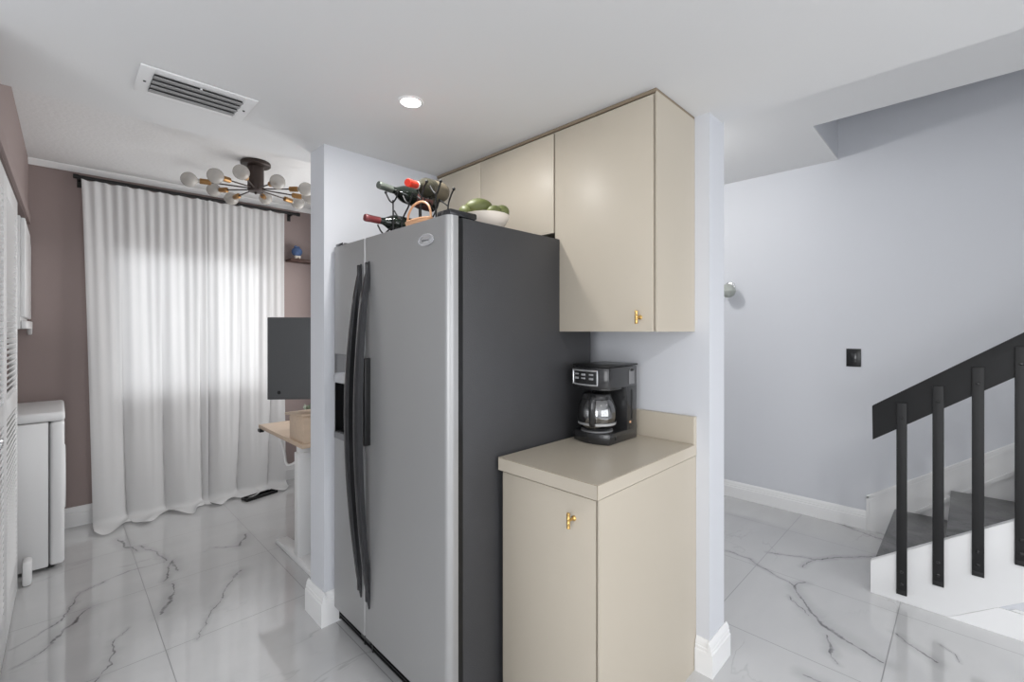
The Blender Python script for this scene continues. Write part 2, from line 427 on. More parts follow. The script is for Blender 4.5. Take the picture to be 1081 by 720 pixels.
# skirtings, each with a stepped moulded top
def skirt(name, p0, p1, n, h=0.135, t=0.02, ext=(0, 0)):
    p0, p1, n = Vector((*p0, 0)), Vector((*p1, 0)), Vector((*n, 0)); d = (p1-p0); L = d.length; d.normalize()
    prof = [(0, 0), (t, 0), (t, h-0.045), (t-0.004, h-0.041), (t-0.004, h-0.030), (t-0.007, h-0.027), (t-0.007, h-0.016), (t-0.012, h-0.006), (0.004, h), (0, h)]
    X = Matrix(((d.x, n.x, 0, p0.x), (d.y, n.y, 0, p0.y), (0, 0, 1, 0), (0, 0, 0, 1)))
    mb = MB().prism(prof, 'x', -ext[0], L+ext[1], M=X)
    bmesh.ops.recalc_face_normals(mb.bm, faces=mb.bm.faces)
    return struct(name, mb, M['trim'])
skirt('baseboard_far', (-0.12, YF), (1.84, YF), (0, -1))
skirt('baseboard_pillar_end', (0.882, 2.125), (0.882, 2.284), (-1, 0), h=0.15, ext=(0.02, 0.02))
skirt('baseboard_pillar_front', (0.882, 2.125), (0.98, 2.125), (0, -1), h=0.15)
skirt('baseboard_partition_end', (XB, 0.728), (2.0, 0.728), (0, -1), ext=(0.02, 0.02))
skirt('baseboard_partition_front', (XB, 0.728), (XB, 0.779), (-1, 0))
skirt('baseboard_partition_hall', (2.0, 0.728), (2.0, YF), (1, 0))
skirt('baseboard_hall', (XH, 0.49), (XH, YF), (-1, 0), h=0.128)
# the skirting of the stair wall climbs with the stairs
b = MB()
top = lambda y, o=0: 0.235-0.705*(y-0.49)+o
b.prism([(0.49, 0), (0.49, 0.235), (-2.6, top(-2.6)), (-2.6, 0)], 'x', XH-0.014, XH)
for o0, o1, t in ((-0.018, 0.0, 0.020), (-0.040, -0.026, 0.018)):
    b.prism([(0.49+o0*0.2, top(0.49, o0)), (0.49+o0*0.2, top(0.49, o1)), (-2.6, top(-2.6, o1)), (-2.6, top(-2.6, o0))], 'x', XH-t, XH)
b.prism([(0.33, 0.10), (0.33, 0.125), (-2.6, 2.55), (-2.6, 2.525)], 'x', XH-0.024, XH)
b.box(XH-0.020, XH, 0.475, 0.49, 0.10, 0.235)
struct('trim_2', b, M['trim'])
# pale cornice along the top of the far wall
struct('trim_3', MB().prism([(YF, ZD), (YF-0.03, ZD), (YF-0.03, ZD-0.008), (YF-0.006, ZD-0.04), (YF, ZD-0.04)], 'x', -0.14, XB), M['trim'])
# door leaves of the closet
def louver_door(name, ya, yb, knob=None):
    L = math.hypot(xw(yb)-xw(ya), yb-ya); an = math.atan2(-(xw(yb)-xw(ya)), yb-ya)
    t = 0.028; H0, H1 = 0.015, 2.055; s = 0.062
    f = MB()
    f.box(-t, 0, 0.003, s, H0, H1, bev=0.003); f.box(-t, 0, L-s, L-0.003, H0, H1, bev=0.003)
    for za, zb in ((H0, 0.19), (0.98, 1.07), (H1-0.09, H1)): f.box(-t, 0, s, L-s, za, zb, bev=0.003)
    o = struct(name, f, M['white'], local=True); o.location = (xw(ya), ya, 0); o.rotation_euler = (0, 0, an)
    l = MB()
    for za, zb in ((0.19, 0.98), (1.07, H1-0.09)):
        z = za+0.012
        while z < zb-0.004:
            X = Matrix.Translation((-t/2, 0, z)) @ Matrix.Rotation(math.radians(-42), 4, 'Y')
            l.box(-0.017, 0.017, s-0.004, L-s+0.004, -0.003, 0.003, M=X); z += 0.027
    build('louvers', l, M['white'], o, local=True)
    if knob:
        y = s/2 if knob < 0 else L-s/2
        k = MB().lathe([(0, 0), (0.011, 0), (0.009, 0.004), (0.005, 0.008), (0.005, 0.017), (0.013, 0.022), (0.016, 0.029), (0.013, 0.036), (0, 0.038)], c=(0, y, 1.0), axis='x', seg=20)
        build('knob', k, M['silver'], o, local=True)
    return o
louver_door('door_1', 2.91, 3.555)
louver_door('door_2', 2.265, 2.908, knob=-1)
louver_door('door_3', 2.005, 2.262, knob=1)
# white stub of casing at the floor past the last door
struct('trim_4', MB().box(-0.135, -0.098, 3.565, 3.66, 0, 0.13, bev=0.012), M['trim'])

# ================================================================== kitchen cabinets
def panel_knob(parent, x, y, z):
    k = MB().lathe([(0, 0), (0.0085, 0), (0.0085, 0.003), (0.0045, 0.006), (0.0045, 0.028)], c=(x, y, z), axis='x', seg=20)
    # lathe runs towards +x: turn it towards the room
    bmesh.ops.scale(k.bm, vec=(-1, 1, 1), space=Matrix.Translation((-x, 0, 0)), verts=k.bm.verts)
    bmesh.ops.reverse_faces(k.bm, faces=k.bm.faces)
    xb = x-0.029
    k.lathe([(0, -0.024), (0.0052, -0.024), (0.0062, -0.022), (0.0055, -0.018), (0.005, -0.010), (0.0066, -0.007), (0.0052, -0.004), (0.0052, 0.004), (0.0066, 0.007), (0.005, 0.010), (0.0055, 0.018), (0.0062, 0.022), (0.0052, 0.024), (0, 0.024)], c=(xb, y, z), seg=16)
    return build('knob', k, M['brass'], parent)

# base cabinet with its worktop
bc = thing('base_cabinet', 'beige base cabinet with one brass-knobbed door below the worktop', 'cabinet', (1.5, 1.0, 0))
build('body', MB().box(1.168, XB, 0.786, 1.195, 0.0, 0.866, bev=0.001), M['cabside'], bc)
build('side_panel', MB().box(1.150, XB-0.001, 0.781, 0.7858, 0.0, 0.865), M['cab'], bc)
d = build('door', MB().box(1.150, 1.166, 0.792, 1.198, 0.04, 0.861, bev=0.0015), M['cab'], bc)
panel_knob(d, 1.150, 0.874, 0.786)
wt = thing('worktop', 'beige laminate worktop with upstand under the coffee maker', 'worktop', (1.5, 1.0, 0.867))
build('slab', MB().box(1.140, XB, 0.779, 1.212, 0.867, 0.914, bev=0.0012, seg=1), M['counter'], wt)
build('backsplash', MB().box(1.820, XB, 0.779, 1.212, 0.914, 1.026, bev=0.0012, seg=1), M['counter'], wt)
s = MB(); s.box(1.1394, 1.1404, 0.7792, 1.212, 0.9118, 0.9132); s.box(1.140, 1.82, 0.7786, 0.7796, 0.9118, 0.9132); s.box(1.1393, 1.1407, 0.7783, 0.7797, 0.868, 0.913)
build('edge_joint', s, M['seam'], wt)
# tall wall cabinet at the right
uc = thing('wall_cabinet', 'tall beige wall cabinet with brass knob above the coffee maker', 'cabinet', (1.68, 1.02, 1.372))
build('body', MB().box(1.530, XB, 0.792, 1.252, 1.374, 2.236, bev=0.001), M['cabside'], uc)
build('side_panel', MB().box(1.522, XB-0.001, 0.7865, 0.792, 1.372, 2.238), M['cab'], uc)
d = build('door', MB().box(1.511, 1.527, 0.798, 1.250, 1.372, 2.226, bev=0.0015), M['cab'], uc)
panel_knob(d, 1.511, 0.846, 1.425)
build('top_strip', MB().box(1.520, XB, 0.788, 1.256, 2.236, 2.249), M['seam'], uc)
# low cabinet over the fridge
oc = thing('wall_cabinet', 'low wide beige wall cabinet with two doors above the fridge', 'cabinet', (1.68, 1.69, 1.797))
build('body', MB().box(1.530, XB, 1.258, 2.120, 1.800, 2.236), M['cabside'], oc)
for a, c in ((1.259, 1.732), (1.736, 2.118)):
    build('door', MB().box(1.512, 1.528, a, c, 1.797, 2.226, bev=0.0012), M['cab'], oc)
build('top_strip', MB().box(1.520, XB, 1.258, 2.120, 2.236, 2.249), M['seam'], oc)

# ================================================================== fridge
FY0, FY1 = 1.225, 2.112
fr = thing('refrigerator', 'grey side-by-side refrigerator with curved black handles and ice dispenser', 'refrigerator', (1.3, 1.67, 0))
build('case', MB().box(0.982, 1.74, FY0, FY1, 0.02, 1.765, bev=0.004), M['fside'], fr)
build('door_gasket', MB().box(0.960, 0.9835, FY0-0.003, FY1-0.01, 0.08, 1.760), M['black'], fr)
def fdoor(ya, yb, hole=None):
    # plan outline: gently rounded outer vertical edges
    r = 0.024; x0, x1 = 0.918, 0.960
    def arc(cx, cy, a0, a1, n=8): return [(cx+r*math.cos(math.radians(a0+(a1-a0)*k/n)), cy+r*math.sin(math.radians(a0+(a1-a0)*k/n))) for k in range(n+1)]
    out = [(x1, ya)]
    out += arc(x0+r, ya+r, 270, 180) if ya < 1.5 else [(x0+0.004, ya), (x0, ya+0.004)]
    out += arc(x0+r, yb-r, 180, 90) if yb > 2.0 else [(x0, yb-0.004), (x0+0.004, yb)]
    out += [(x1, yb)]
    return out
YS = 1.795
rd = build('door', MB().prism(fdoor(FY0-0.008, YS-0.003), 'z', 0.085, 1.765), M['steel'], fr)
rd['label'] = 'wide right door with oval badge'
# left door in pieces around the dispenser recess
DY0, DY1, DZ0, DZ1 = 1.868, 2.095, 0.875, 1.268
P = fdoor(YS+0.003, FY1)
ld = MB().prism(P, 'z', 0.085, DZ0).prism(P, 'z', DZ1, 1.765)
ld.box(0.918, 0.968, YS+0.003, DY0, DZ0, DZ1)
ld.prism([p for p in P if p[1] > 2.08]+[(0.968, DY1), (0.9185, DY1)], 'z', DZ0, DZ1)
ldo = build('door', ld, M['steel'], fr); ldo['label'] = 'narrow left door with dispenser'
# dispenser: control panel above, dark recess below
dp = build('dispenser', MB().box(0.921, 0.968, DY0, DY1, 1.14, DZ1, bev=0.002).box(0.916, 0.968, DY0, DY1, DZ0, 0.905, bev=0.002).box(0.964, 0.968, DY0, DY1, 0.9, 1.15), M['greyp'], fr)
rc = MB().box(0.958, 0.964, DY0, DY1, 0.905, 1.14).box(0.922, 0.958, DY0, DY0+0.006, 0.905, 1.14).box(0.922, 0.958, DY1-0.006, DY1, 0.905, 1.14).box(0.922, 0.958, DY0, DY1, 1.134, 1.14)
build('recess', rc, M['black'], dp)
build('control_strip', MB().prism([(0.921, 1.185), (0.912, 1.165), (0.914, 1.135), (0.924, 1.135)], 'y', DY0+0.004, DY1-0.004, bev=0.001), M['silver'], dp)
build('paddle', MB().prism([(0.950, 1.10), (0.928, 0.985), (0.932, 0.980), (0.956, 1.10)], 'y', 1.93, 1.99, bev=0.001).box(0.928, 0.95, 1.94, 1.98, 1.09, 1.134, bev=0.004), M['greyp'], dp)
build('drip_tray', MB().box(0.922, 0.957, DY0+0.01, DY1-0.01, 0.905, 0.912, bev=0.001), M['black'], dp)
# bowed handles
def fhandle(yc, sgn, top, bot):
    n = 40; t = bmesh.new(); rings = []
    for i in range(n+1):
        u = i/n; z = top+(bot-top)*u
        bow = math.sin(PI*u**0.88)**0.85 if 0 < u < 1 else 0
        xo = 0.914-0.066*bow; th = 0.018+0.012*bow
        w_ = max(0, (u-0.84)/0.16, (0.10-u)/0.10)**0.7; xi = min(xo+th+(0.9185-xo-th)*min(1, w_), 0.9185)
        hw = 0.004+0.018*math.sin(PI*u)**0.5 if 0 < u < 1 else 0.004
        yo = yc+sgn*0.006*math.sin(PI*u)
        c = [(xi, yo-hw*0.7), (xo+0.006, yo-hw), (xo, yo-hw*0.45), (xo, yo+hw*0.45), (xo+0.006, yo+hw), (xi, yo+hw*0.7)]
        rings.append([t.verts.new((a, b_, z)) for a, b_ in c])
    for a, b_ in zip(rings, rings[1:]):
        for k in range(6): t.faces.new((a[k], a[(k+1) % 6], b_[(k+1) % 6], b_[k]))
    t.faces.new(rings[0][::-1]); t.faces.new(rings[-1]); bmesh.ops.recalc_face_normals(t, faces=t.faces)
    m = MB(); m._add(t)
    for z in (top-0.03, bot+0.06): m.box(0.900, 0.9185, yc-0.006, yc+0.006, z-0.025, z+0.025, bev=0.003)
    return m
build('handle', fhandle(1.828, 1, 1.660, 0.238), M['handle'], ldo)
build('handle', fhandle(1.757, -1, 1.664, 0.218), M['handle'], rd)
build('handle_insert', MB().box(0.893, 0.919, 1.748, 1.766, 0.90, 1.262, bev=0.002), M['black'], rd)
# oval badge with raised rim
bd = MB()
for rx, rz, x, w in ((0.045, 0.020, 0.9165, 0.003),):
    el = [(1.342+rx*math.cos(2*PI*k/32), 1.694+rz*math.sin(2*PI*k/32)) for k in range(32)]
    bd.prism(el, 'x', x-w, 0.9185, bev=0.001)
    bd.tube([(x-w, a, c) for a, c in el], 0.0022, 6, closed=True)
bg_ = build('badge', bd, M['silver'], rd)
sc = MB(); sc.tube([(0.9125, 1.366-0.048*k/16, 1.693+0.0045*math.sin(k*1.9)*(1-k/24)) for k in range(17)], 0.0010, 6)
build('badge_script', sc, M['greyp'], bg_)
# hinge caps
hc = MB().box(0.93, 1.05, FY0-0.002, FY0+0.075, 1.766, 1.788, bev=0.006)
build('hinge_cover', hc, M['handle'], fr)
build('hinge_pin', MB().lathe([(0, 1.765), (0.015, 1.765), (0.015, 1.779), (0.011, 1.785), (0, 1.786)], c=(0.938, FY0+0.030, 0), seg=20), M['gloss'], fr)
build('hinge_cover', MB().box(0.93, 1.03, FY1-0.075, FY1, 1.766, 1.784, bev=0.006), M['handle'], fr)
# kick grille
kg = MB().box(0.965, 0.985, FY0+0.006, FY1-0.004, 0.012, 0.078)
for z in (0.016, 0.030, 0.044, 0.058, 0.071): kg.box(0.945, 0.968, FY0+0.004, FY1-0.004, z, z+0.006, bev=0.0015)
for y in (FY0+0.01, YS-0.02, YS+0.05, FY1-0.02): kg.box(0.944, 0.97, y, y+0.01, 0.012, 0.078)
build('kick_grille', kg, M['black'], fr)
fb = MB().prism([(0.925, YS-0.03), (0.925, YS+0.05), (0.97, YS+0.06), (0.97, YS-0.04)], 'z', 0.062, 0.083, bev=0.003)
build('hinge_bracket', fb, M['black'], fr)
for y in (FY0+0.05, FY1-0.05):
    for x in (1.02, 1.68): build('foot', MB().lathe([(0, 0), (0.018, 0), (0.018, 0.012), (0.008, 0.014), (0.008, 0.022), (0, 0.022)], c=(x, y, 0), seg=16), M['black'], fr)

# ================================================================== coffee maker
cm = thing('coffee_maker', 'black drip coffee maker with glass carafe on the worktop', 'coffee maker', (1.655, 1.10, 0.9145))
ya, yb = 1.008, 1.186; ym = (ya+yb)/2
def front_arc(x, dep, n=10):      # bulging front outline from (x,yb) to (x,ya)
    return [(x-dep*math.sin(PI*(k/n)), yb+(ya-yb)*k/n) for k in range(n+1)]
build('base', MB().prism([(1.775, ya), (1.775, yb)]+front_arc(1.558, 0.026), 'z', 0.9147, 0.9600, bev=0.005), M['gloss'], cm)
tw = MB().prism([(1.694, 0.955), (1.692, 1.10), (1.684, 1.15), (1.775, 1.15), (1.772, 1.0), (1.779, 0.955)], 'y', ya+0.001, yb-0.001, bev=0.004)
build('tower', tw, M['gloss'], cm)
hd_ = MB().prism([(1.772, ya), (1.772, yb)]+front_arc(1.552, 0.024), 'z', 1.140, 1.226, bev=0.004)
hd_.prism([(1.76, ya+0.012), (1.76, yb-0.012)]+[(x+0.025, ym+(y-ym)*0.85) for x, y in front_arc(1.552, 0.024)], 'z', 1.130, 1.142, bev=0.003)
ho = build('head', hd_, M['gloss'], cm)
build('lid', MB().prism([(1.778, ya-0.001), (1.778, yb+0.001)]+front_arc(1.549, 0.025), 'z', 1.2275, 1.235, bev=0.003), M['black'], cm)
# control panel with its silver frame
cp = MB()
def on_front(y, z, o): # point on the bulged front
    k = (yb-y)/(yb-ya); return (1.552-0.024*math.sin(PI*k)-o, y, z)
fr_pts = []
Y0, Y1, Z0, Z1 = 1.050, 1.178, 1.154, 1.212
for k in range(9): fr_pts.append(on_front(Y1+(Y0-Y1)*k/8, Z1, 0.002))
for k in range(1, 5): fr_pts.append(on_front(Y0, Z1+(Z0-Z1)*k/4, 0.002))
for k in range(1, 9): fr_pts.append(on_front(Y0+(Y1-Y0)*k/8, Z0, 0.002))
for k in range(1, 4): fr_pts.append(on_front(Y1, Z0+(Z1-Z0)*k/4, 0.002))
cpo = build('control_frame', MB().tube(fr_pts, 0.0035, 8, closed=True), M['silver'], ho)
bt = MB()
for r_, z in enumerate((1.196, 1.180)):
    for c_, y in enumerate((1.152, 1.114, 1.076)):
        p = on_front(y, z, 0.001); an = 0.15*(y-ym)/0.05
        bt.box(p[0]-0.002, p[0]+0.002, y-0.010, y+0.010, z-(0.0050 if (r_+c_) % 2 else 0.003), z+0.0035, bev=0.0012)
build('button', bt, M['silver'], ho)
build('fill_window', MB().prism([(1.705, 1.150), (1.705, 1.205), (1.715, 1.216), (1.738, 1.216), (1.748, 1.205), (1.748, 1.150)], 'y', ya-0.0025, ya+0.002, bev=0.001), M['greyp'], ho)
build('fill_slot', MB().ball((1.727, ya-0.002, 1.209), 0.017, 0.003, 0.006), M['black'], ho)
build('water_gauge', MB().box(1.725, 1.733, ya-0.002, ya+0.004, 1.0, 1.125, bev=0.002), M['black'], cm)
build('warming_plate', MB().lathe([(0, 0.960), (0.066, 0.960), (0.066, 0.965), (0, 0.965)], c=(1.600, ym, 0), seg=40), M['greyp'], cm)
build('power_switch', MB().box(1.6, 1.607, ya-0.003, ya+0.003, 0.932, 0.944, bev=0.001), M['black'], cm)
build('badge', MB().box(1.712, 1.722, ya-0.0015, ya+0.003, 0.985, 0.994, bev=0.001), M['copper'], cm)
cf = thing('carafe', 'round glass carafe with black handle standing in the coffee maker', 'carafe', (1.600, ym, 0.9655))
cz = 0.9655
prof = [(0.052, 0.0), (0.064, 0.008), (0.077, 0.030), (0.081, 0.060), (0.079, 0.088), (0.069, 0.116), (0.056, 0.134), (0.057, 0.140)]
inn = [(r-0.002, h+0.0005) for r, h in prof[::-1]]
gl = MB().lathe([(0, 0.0)]+prof+inn+[(0, 0.002)], c=(1.600, ym, cz), seg=48)
build('glass', gl, M['carafe'], cf)
bnd = MB().lathe([(0.0585, 0.133), (0.063, 0.129), (0.061, 0.137), (0.058, 0.145), (0.054, 0.150), (0, 0.153), (0, 0.147), (0.052, 0.145)], c=(1.600, ym, cz), seg=48)
build('lid', bnd, M['gloss'], cf)
band = MB().lathe([(0.0765, 0.024), (0.0790, 0.024), (0.0805, 0.034), (0.0785, 0.034), (0.0765, 0.024)], c=(1.600, ym, cz), seg=48)
build('band', band, M['silver'], cf)
ha = math.radians(203); dx_, dy_ = math.cos(ha), math.sin(ha)
pts = [(1.600+dx_*r, ym+dy_*r, cz+h) for r, h in ((0.058, 0.136), (0.078, 0.143), (0.096, 0.132), (0.102, 0.100), (0.099, 0.058), (0.094, 0.032), (0.077, 0.028))]
def smooth_path(p, n=6):
    out = []
    for i in range(len(p)-1):
        p0 = Vector(p[max(i-1, 0)]); p1 = Vector(p[i]); p2 = Vector(p[i+1]); p3 = Vector(p[min(i+2, len(p)-1)])
        for k in range(n):
            t = k/n; out.append(0.5*((2*p1)+(p2-p0)*t+(2*p0-5*p1+4*p2-p3)*t*t+(3*p1-p0-3*p2+p3)*t**3))
    out.append(Vector(p[-1])); return out
build('handle', MB().tube(smooth_path(pts), 0.0090, 12, flat=(1.35, 0.75)), M['gloss'], cf)

# ================================================================== on top of the fridge
bo = thing('bowl', 'shallow cream bowl holding green fruit on top of the fridge', 'bowl', (1.20, 1.345, 1.7655))
bz = 1.7655
pr_ = [(0, 0.004), (0.035, 0.0), (0.040, 0.004), (0.070, 0.020), (0.088, 0.046), (0.094, 0.062), (0.091, 0.063), (0.084, 0.047), (0.066, 0.025), (0.036, 0.010), (0, 0.009)]
build('shell', MB().lathe(pr_, c=(1.20, 1.345, bz), seg=56), M['bowl'], bo)
M['fruit'] = mat('green fruit skin', (92, 98, 56), 0.5, var=0.35, vscale=25, bump=0.3, bscale=80)
def fruit(name, label, c, r, axis, squash, pear=0.0):
    t = bmesh.new(); bmesh.ops.create_uvsphere(t, u_segments=28, v_segments=18, radius=1)
    for v in t.verts:
        k = 1-pear*max(0, v.co.z); v.co = Vector((v.co.x*r*k, v.co.y*r*k*0.94, v.co.z*r*squash))
    m = MB(); m._add(t)
    m.cyl((0, 0, r*squash*0.97), (0, 0, r*squash+0.004), 0.0025, 0.002, 8)
    o = build(name, m, M['fruit'], None, local=True); o.location = c
    o.rotation_euler = Vector(axis).to_track_quat('Z', 'Y').to_euler()
    return tag(o, label, 'fruit', 'green fruit in the bowl on the fridge')
fruit('avocado', 'largest long green fruit lying across the top of the bowl', (1.175, 1.362, bz+0.098), 0.036, (0.72, -0.65, 0.10), 1.5, 0.12)
fruit('avocado', 'yellowish green fruit at the left edge of the bowl, half behind the longest one', (1.140, 1.395, bz+0.078), 0.030, (0.3, 0.8, 0.3), 1.15, 0.1)
fruit('avocado', 'round green fruit at the right edge of the bowl', (1.246, 1.302, bz+0.080), 0.029, (0.6, 0.5, 0.1), 1.15, 0.1)
fruit('avocado', 'small greyish green fruit low in the middle of the bowl between the others', (1.200, 1.300, bz+0.076), 0.023, (0.6, -0.5, 0.2), 1.25, 0.1)

# wine bottles: neck towards the room
def bottle(label, tip, capmat, gmat, R=0.0375, L=0.30, tilt=0.0, yaw=0.0, lab=None):
    o = thing('wine_bottle', label, 'bottle', tip, 'wine bottles in the rack on the fridge')
    o.rotation_euler = (0, tilt, yaw)
    p = [(0, 0.0), (0.0135, 0.0), (0.0148, 0.003), (0.0148, 0.020), (0.0138, 0.024), (0.0140, 0.080), (0.018, 0.092), (R*0.80, 0.115), (R*0.97, 0.132), (R, 0.148), (R, L-0.008), (R-0.006, L), (R-0.016, L-0.003), (0, L-0.018)]
    build('glass', MB().lathe(p, axis='x', seg=32), gmat, o, local=True)
    build('capsule', MB().lathe([(0, -0.0006), (0.0140, -0.0006), (0.0154, 0.003), (0.0154, 0.021), (0.0146, 0.025), (0.0150, 0.066), (0.0138, 0.066)], axis='x', seg=24), capmat, o, local=True)
    if lab:
        build('label', MB().lathe([(R+0.0004, 0.175), (R+0.0006, 0.175), (R+0.0006, 0.265), (R+0.0004, 0.265)], axis='x', seg=32), lab, o, local=True)
    return o
M['cap_grey'] = mat('grey green foil capsule', (92, 98, 92), 0.35, metal=0.3)
M['cap_red'] = mat('bright red foil capsule', (222, 62, 44), 0.35)
M['cap_wine'] = mat('burgundy foil capsule', (112, 52, 54), 0.35)
M['label_dark'] = mat('dark red paper label', (92, 60, 58), 0.6, var=0.3, vscale=30)
M['label_pale'] = mat('pale paper label', (112, 104, 88), 0.6, var=0.15, vscale=30)
bottle('dark wine bottle with grey green capsule, upper left in the rack', (0.918, 1.682, 1.966), M['cap_grey'], M['bglass'], tilt=0.05, yaw=0.14, lab=M['label_dark'])
b2 = bottle('olive wine bottle with bright red capsule, upper right in the rack', (0.948, 1.513, 1.943), M['cap_red'], M['bglass2'], R=0.041, L=0.28, tilt=-0.14, yaw=0.45, lab=M['label_pale'])
b2.children[0]['label'] = 'olive glass'
build('capsule_ring', MB().lathe([(0.0150, 0.060), (0.0158, 0.060), (0.0158, 0.067), (0.0150, 0.067)], axis='x', seg=24), M['white'], b2, local=True)
bottle('dark wine bottle with burgundy capsule lying lowest in the rack', (0.895, 1.752, 1.842), M['cap_wine'], M['bglass'], tilt=0.02)
# branching wire rack
rk = thing('wine_rack', 'black wire wine rack of forked branches on top of the fridge', 'wine rack', (1.06, 1.64, 1.7655))
def branch(x):
    m = MB(); r = 0.0034; zt = 1.7695
    def seg(*p): m.tube(smooth_path([(x, *q) for q in p], 5), r, 8)
    seg((1.707, zt), (1.707, 1.85), (1.709, 1.925))
    seg((1.709, 1.915), (1.735, 1.928), (1.768, 1.968))
    seg((1.709, 1.915), (1.685, 1.928), (1.662, 1.955))
    seg((1.640, zt), (1.634, 1.83), (1.590, 1.875), (1.585, 1.893))
    seg((1.585, 1.885), (1.610, 1.900), (1.632, 1.928))
    seg((1.585, 1.885), (1.572, 1.900), (1.560, 1.925))
    seg((1.634, 1.825), (1.665, 1.845), (1.700, 1.880))
    if x < 1.05:
        seg((1.400, zt), (1.402, 1.86), (1.402, 1.890)); seg((1.402, 1.885), (1.425, 1.905), (1.440, 1.925)); seg((1.402, 1.885), (1.385, 1.900), (1.372, 1.925)); m.ball((x, 1.372, 1.927), 0.006, seg=12)
    seg((1.787, zt), (1.785, 1.790), (1.812, 1.812), (1.838, 1.842))
    seg((1.785, 1.788), (1.762, 1.799), (1.742, 1.806), (1.707, 1.812))
    seg((1.500, zt), (1.500, 1.88), (1.480, 1.925), (1.462, 1.945))
    seg((1.500, 1.885), (1.530, 1.905), (1.562, 1.925))
    for p in ((1.462, 1.947), (1.768, 1.970)): m.ball((x, *p), 0.0065, seg=12)
    m.tube([(x, 1.385 if x < 1.05 else 1.49, zt), (x, 1.80, zt)], r, 8)
    return m
for x in (1.000, 1.130): build('branch_frame', branch(x), M['matteblack'], rk)
for y in (1.50, 1.64, 1.787): build('cross_bar', MB().tube([(1.0, y, 1.7695), (1.130, y, 1.7695)], 0.004, 8), M['matteblack'], rk)
# small copper coloured basket with arched handle
bk = thing('basket', 'small copper coloured basket with arched handle in front of the wine rack', 'basket', (0.965, 1.455, 1.7655))
BY = 1.455
rim = lambda r, z, n=28: [(0.960+0.026*math.cos(2*PI*k/n)*r, BY+0.078*math.sin(2*PI*k/n)*r, z) for k in range(n)]
m = MB()
for k in range(3): m.tube(rim(0.88+0.04*k, 1.7695+0.006*k), 0.0038, 8, closed=True)
m.box(0.942, 0.978, BY-0.055, BY+0.055, 1.7660, 1.769)
m.tube(rim(1.0, 1.788), 0.0038, 8, closed=True)
for k in range(14):
    a = rim(0.86, 1.768, 14)[k]; c = rim(1.0, 1.787, 14)[k]; m.tube([a, c], 0.0025, 6)
build('weave', m, M['copper'], bk)
ah = [(0.960, BY+0.078*math.cos(PI*k/24), 1.788+0.070*math.sin(PI*k/24)**0.8) for k in range(25)]
build('handle', MB().tube(ah, 0.0042, 10), M['copper'], bk)

# ================================================================== ceiling things
for i, (cx_, cy_) in enumerate(CANS):
    zc = ZK
    lb = ['glowing round recessed light in the kitchen ceiling beside the fridge', 'recessed light in the ceiling near the camera', 'added recessed fill light in the living area ceiling, out of view', 'added recessed fill light above the stair side, out of view'][i]
    if i == 3: zc = ZH; cx_ = 2.6
    o = thing('recessed_light', lb, 'ceiling light', (cx_, cy_, zc), 'recessed ceiling lights')
    build('trim_ring', MB().lathe([(0.036, -0.001), (0.038, -0.005), (0.045, -0.005), (0.050, -0.0008), (0.036, -0.0008)], seg=40), M['trim'], o, local=True)
    build('lens', MB().lathe([(0, -0.003), (0.037, -0.003), (0.037, -0.001), (0, -0.001)], seg=32), emit('glowing lens', (1, 0.99, 0.97), 12), o, local=True)
    d = bpy.data.lights.new('recessed_lamp', 'AREA'); d.shape = 'DISK'; d.size = 0.08; d.energy = CAN_POWER*(1, 2.4, 1, 0.6)[i]; d.color = (1, 0.985, 0.96)
    lo = bpy.data.objects.new('lamp', d); C.objects.link(lo); lo.location = (0, 0, -0.012); lo.parent = o
# flush lamp in the hall, out of sight behind the partition
o = thing('hall_ceiling_light', 'white dome lamp on the hall ceiling behind the partition', 'ceiling light', (2.80, 1.70, ZH))
build('dome', MB().lathe([(0.13, -0.001), (0.13, -0.02), (0.11, -0.06), (0.06, -0.085), (0, -0.092)], seg=40), emit('glowing dome', (1, 0.99, 0.97), 4), o, local=True)
d = bpy.data.lights.new('hall_lamp', 'POINT'); d.energy = HALL_POWER; d.shadow_soft_size = 0.05; d.color = (1, 0.99, 0.97)
lo = bpy.data.objects.new('lamp', d); C.objects.link(lo); lo.location = (0, 0, -0.14); lo.parent = o

# ceiling register
vt = thing('ceiling_vent', 'white rectangular air register with grey slats in the kitchen ceiling', 'vent', (0.365, 2.02, ZK))
vx0, vx1, vy0, vy1 = 0.192, 0.540, 1.900, 2.122; gx0, gx1, gy0, gy1 = 0.232, 0.500, 1.940, 2.098
f = MB(); zt, zb = ZK-0.001, ZK-0.007
f.box(vx0, gx0, vy0, vy1, zb, zt, bev=0.002).box(gx1, vx1, vy0, vy1, zb, zt, bev=0.002).box(gx0-0.001, gx1+0.001, vy0, gy0, zb, zt, bev=0.002).box(gx0-0.001, gx1+0.001, gy1, vy1, zb, zt, bev=0.002)
f.cyl((0.366, gy0+0.004, zb-0.004), (0.366, gy0+0.004, zb+0.001), 0.004)
build('frame', f, M['trim'], vt)
M['slat'] = mat('grey slat metal', (150, 150, 150), 0.45, metal=0.2)
sl = MB(); n = 4
for k in range(n):
    y = gy0+(k+0.5)*(gy1-gy0)/n
    sl.box(gx0, gx1, -0.0185, 0.0185, -0.0009, 0.0009, M=Matrix.Translation((0, y, ZK-0.010)) @ Matrix.Rotation(math.radians(9), 4, 'X'))
build('slats', sl, M['slat'], vt)
build('duct', MB().box(gx0, gx1, gy0, gy1, ZK-0.0025, ZK-0.0006), mat('dark duct', (95, 95, 95), 0.8), vt)
for x in (gx0-0.018, gx1+0.020):
    build('screw', MB().lathe([(0, -0.0015), (0.004, -0.001), (0.005, 0.0015), (0, 0.0015)], c=(x, 2.018, zb-0.001), seg=12), M['bolt'], vt)

